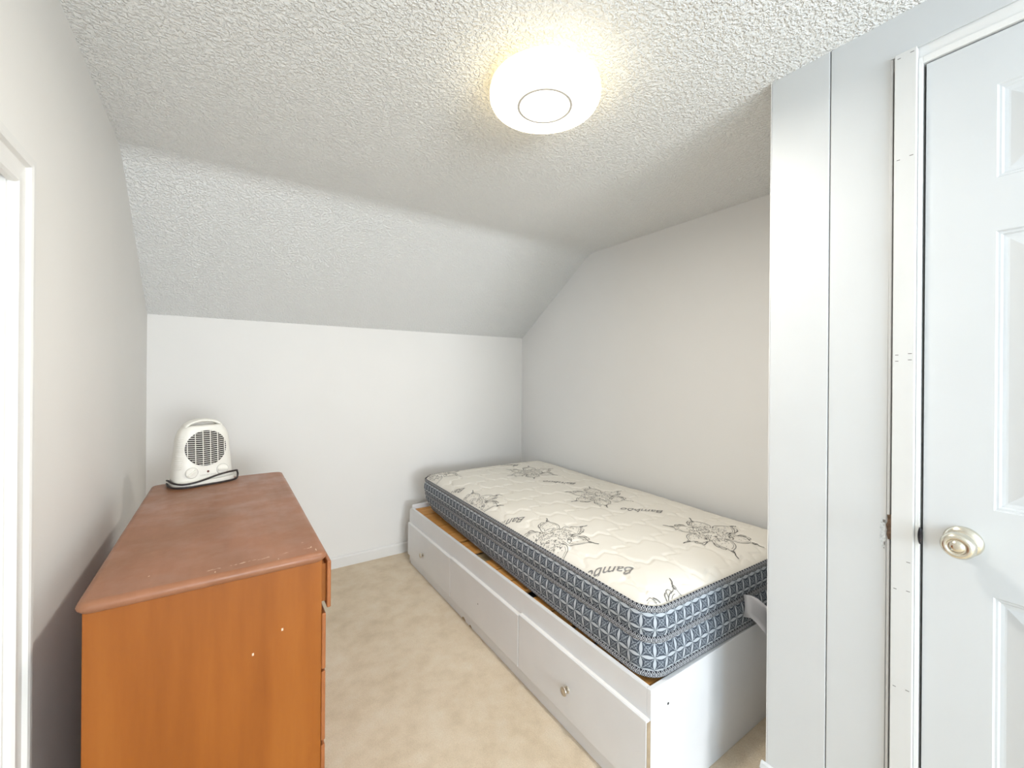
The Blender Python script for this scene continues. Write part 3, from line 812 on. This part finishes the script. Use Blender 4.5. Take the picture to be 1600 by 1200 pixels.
# grille: dark disc, slats and bars
GZ, GR = .152, .0725
yf = -hd(GZ) + .0005
def front_y(x, z): return -hd(z) * (1 - min(1, abs(x) / hw(z)) ** 3.2) ** (1 / 3.2)
def disc(r, y0, y1, n=48):
    bm = bmesh.new(); A, Bv = [], []
    for i in range(n):
        a = 2 * math.pi * i / n; x, z = r * math.cos(a), GZ + r * math.sin(a)
        A.append(bm.verts.new((x, front_y(x, z) + y0, z))); Bv.append(bm.verts.new((x, front_y(x, z) + y1, z)))
    for i in range(n): bm.faces.new((A[i], A[(i + 1) % n], Bv[(i + 1) % n], Bv[i]))
    # fan the front through rings so that it follows the curved body
    prev = A
    for rr in (.75, .5, .25):
        cur = []
        for i in range(n):
            a = 2 * math.pi * i / n; x, z = rr * r * math.cos(a), GZ + rr * r * math.sin(a); cur.append(bm.verts.new((x, front_y(x, z) + y0, z)))
        for i in range(n): bm.faces.new((prev[i], prev[(i + 1) % n], cur[(i + 1) % n], cur[i]))
        prev = cur
    bm.faces.new(prev); return bm
obj('grille_opening', disc(GR, -.0022, .004), 'plastic_dark', ht)
bm = bmesh.new()
def bar(pts, wx, wz, dy=.0025):
    rows = []
    for x, z in pts:
        y = front_y(x, z) - .0020
        rows.append([bm.verts.new((x - wx, y, z - wz)), bm.verts.new((x - wx, y - dy, z - wz)), bm.verts.new((x + wx, y - dy, z + wz)), bm.verts.new((x + wx, y, z + wz))])
    for a, b in zip(rows, rows[1:]):
        for i in range(4): bm.faces.new((a[i], a[(i + 1) % 4], b[(i + 1) % 4], b[i]))
for k in range(-8, 9):
    z = k * .0084
    hwid = math.sqrt(max(0, GR ** 2 - z * z))
    if hwid > .01: bar([(-hwid + 2 * hwid * i / 14, GZ + z + .004 * ((2 * i / 14 - 1) ** 2) * (hwid / GR)) for i in range(15)], 0, .0011)
for k in range(-2, 4):
    x = (k - .5) * .026; hh = math.sqrt(max(0, GR ** 2 - x * x))
    bar([(x, GZ - hh + 2 * hh * i / 12) for i in range(13)], .0011, 0, .0029)
tag(obj('grille', bm, 'plastic', ht), kind='stuff')
bm = bmesh.new()
for k in range(16):      # moulded ribs on the flank
    z = .075 + k * .0085; pts = []
    for x in [-.985 + .19 * i / 8 for i in range(9)]:
        xx = x * hw(z); pts.append((xx, front_y(xx, z) - .0004, z))
    add_tube(bm, pts, .0012, 5)
tag(obj('moulded_rib', bm, 'plastic', ht, True), kind='stuff')
def knob_y(x, z, prof, n=28):
    bm = lathe(prof, n); bmesh.ops.transform(bm, matrix=Matrix.Translation((x, front_y(x, z), z)) @ Matrix.Rotation(math.pi / 2, 4, 'X'), verts=bm.verts); return bm
for x, rot in ((-.052, -.7), (.056, .1)):
    k = obj('dial', knob_y(x, .056, [(.021, -.004), (.021, .003), (.0195, .005), (.004, .0055)]), 'plastic', ht, False)
    b2 = box(-.0175, .0175, -.0135, -.004, -.0035, .0035, bev=.002)
    bmesh.ops.transform(b2, matrix=Matrix.Translation((x, front_y(x, .056), .056)) @ Matrix.Rotation(rot, 4, 'Y'), verts=b2.verts)
    obj('dial_grip', b2, 'plastic', k)
    b3 = bmesh.new(); add_tube(b3, [(x + .0215 * math.cos(q), front_y(x, .056) - .0022, .056 + .0215 * math.sin(q)) for q in [2 * math.pi * i / 28 for i in range(28)]], .0008, 5, True)
    obj('dial_ring', b3, 'print_grey', k)
obj('pilot_light', knob_y(.004, .054, [(.0042, -.003), (.0042, .0015), (.002, .003)], 20), 'red', ht, True)
cu = bpy.data.curves.new('lettering', 'FONT'); cu.body = 'COMFORT ZONE'; cu.size = .0072; cu.align_x = 'CENTER'
t = bpy.data.objects.new('lettering', cu); COL.objects.link(t)
m_ = bpy.data.meshes.new_from_object(t.evaluated_get(bpy.context.evaluated_depsgraph_get())); COL.objects.unlink(t); bpy.data.objects.remove(t)
bm = bmesh.new(); bm.from_mesh(m_)
for v in bm.verts: x, z = v.co.x + .004, v.co.y + .0385; v.co = (x, front_y(x, z) - .0008, z)
obj('lettering', bm, 'print_grey', ht)
# cord: round the foot and slung across the front
pts = [(-.112, .030, .010), (-.119, -.020, .010), (-.112, -.060, .007), (-.080, -.081, .005), (-.02, -.084, .005), (.05, -.083, .005), (.100, -.074, .007), (.121, -.040, .016), (.122, -.030, .030),
       (.108, -.060, .040), (.070, -.076, .041), (.030, -.076, .035), (-.010, -.076, .025), (-.050, -.076, .018), (-.085, -.070, .017), (-.108, -.045, .022), (-.113, .000, .026), (-.108, .045, .020)]
bm = bmesh.new(); add_tube(bm, spline(pts, 8), .0038, 8)
obj('power_cord', bm, 'cord', ht, True)['label'] = 'black power cord wrapped round the foot'
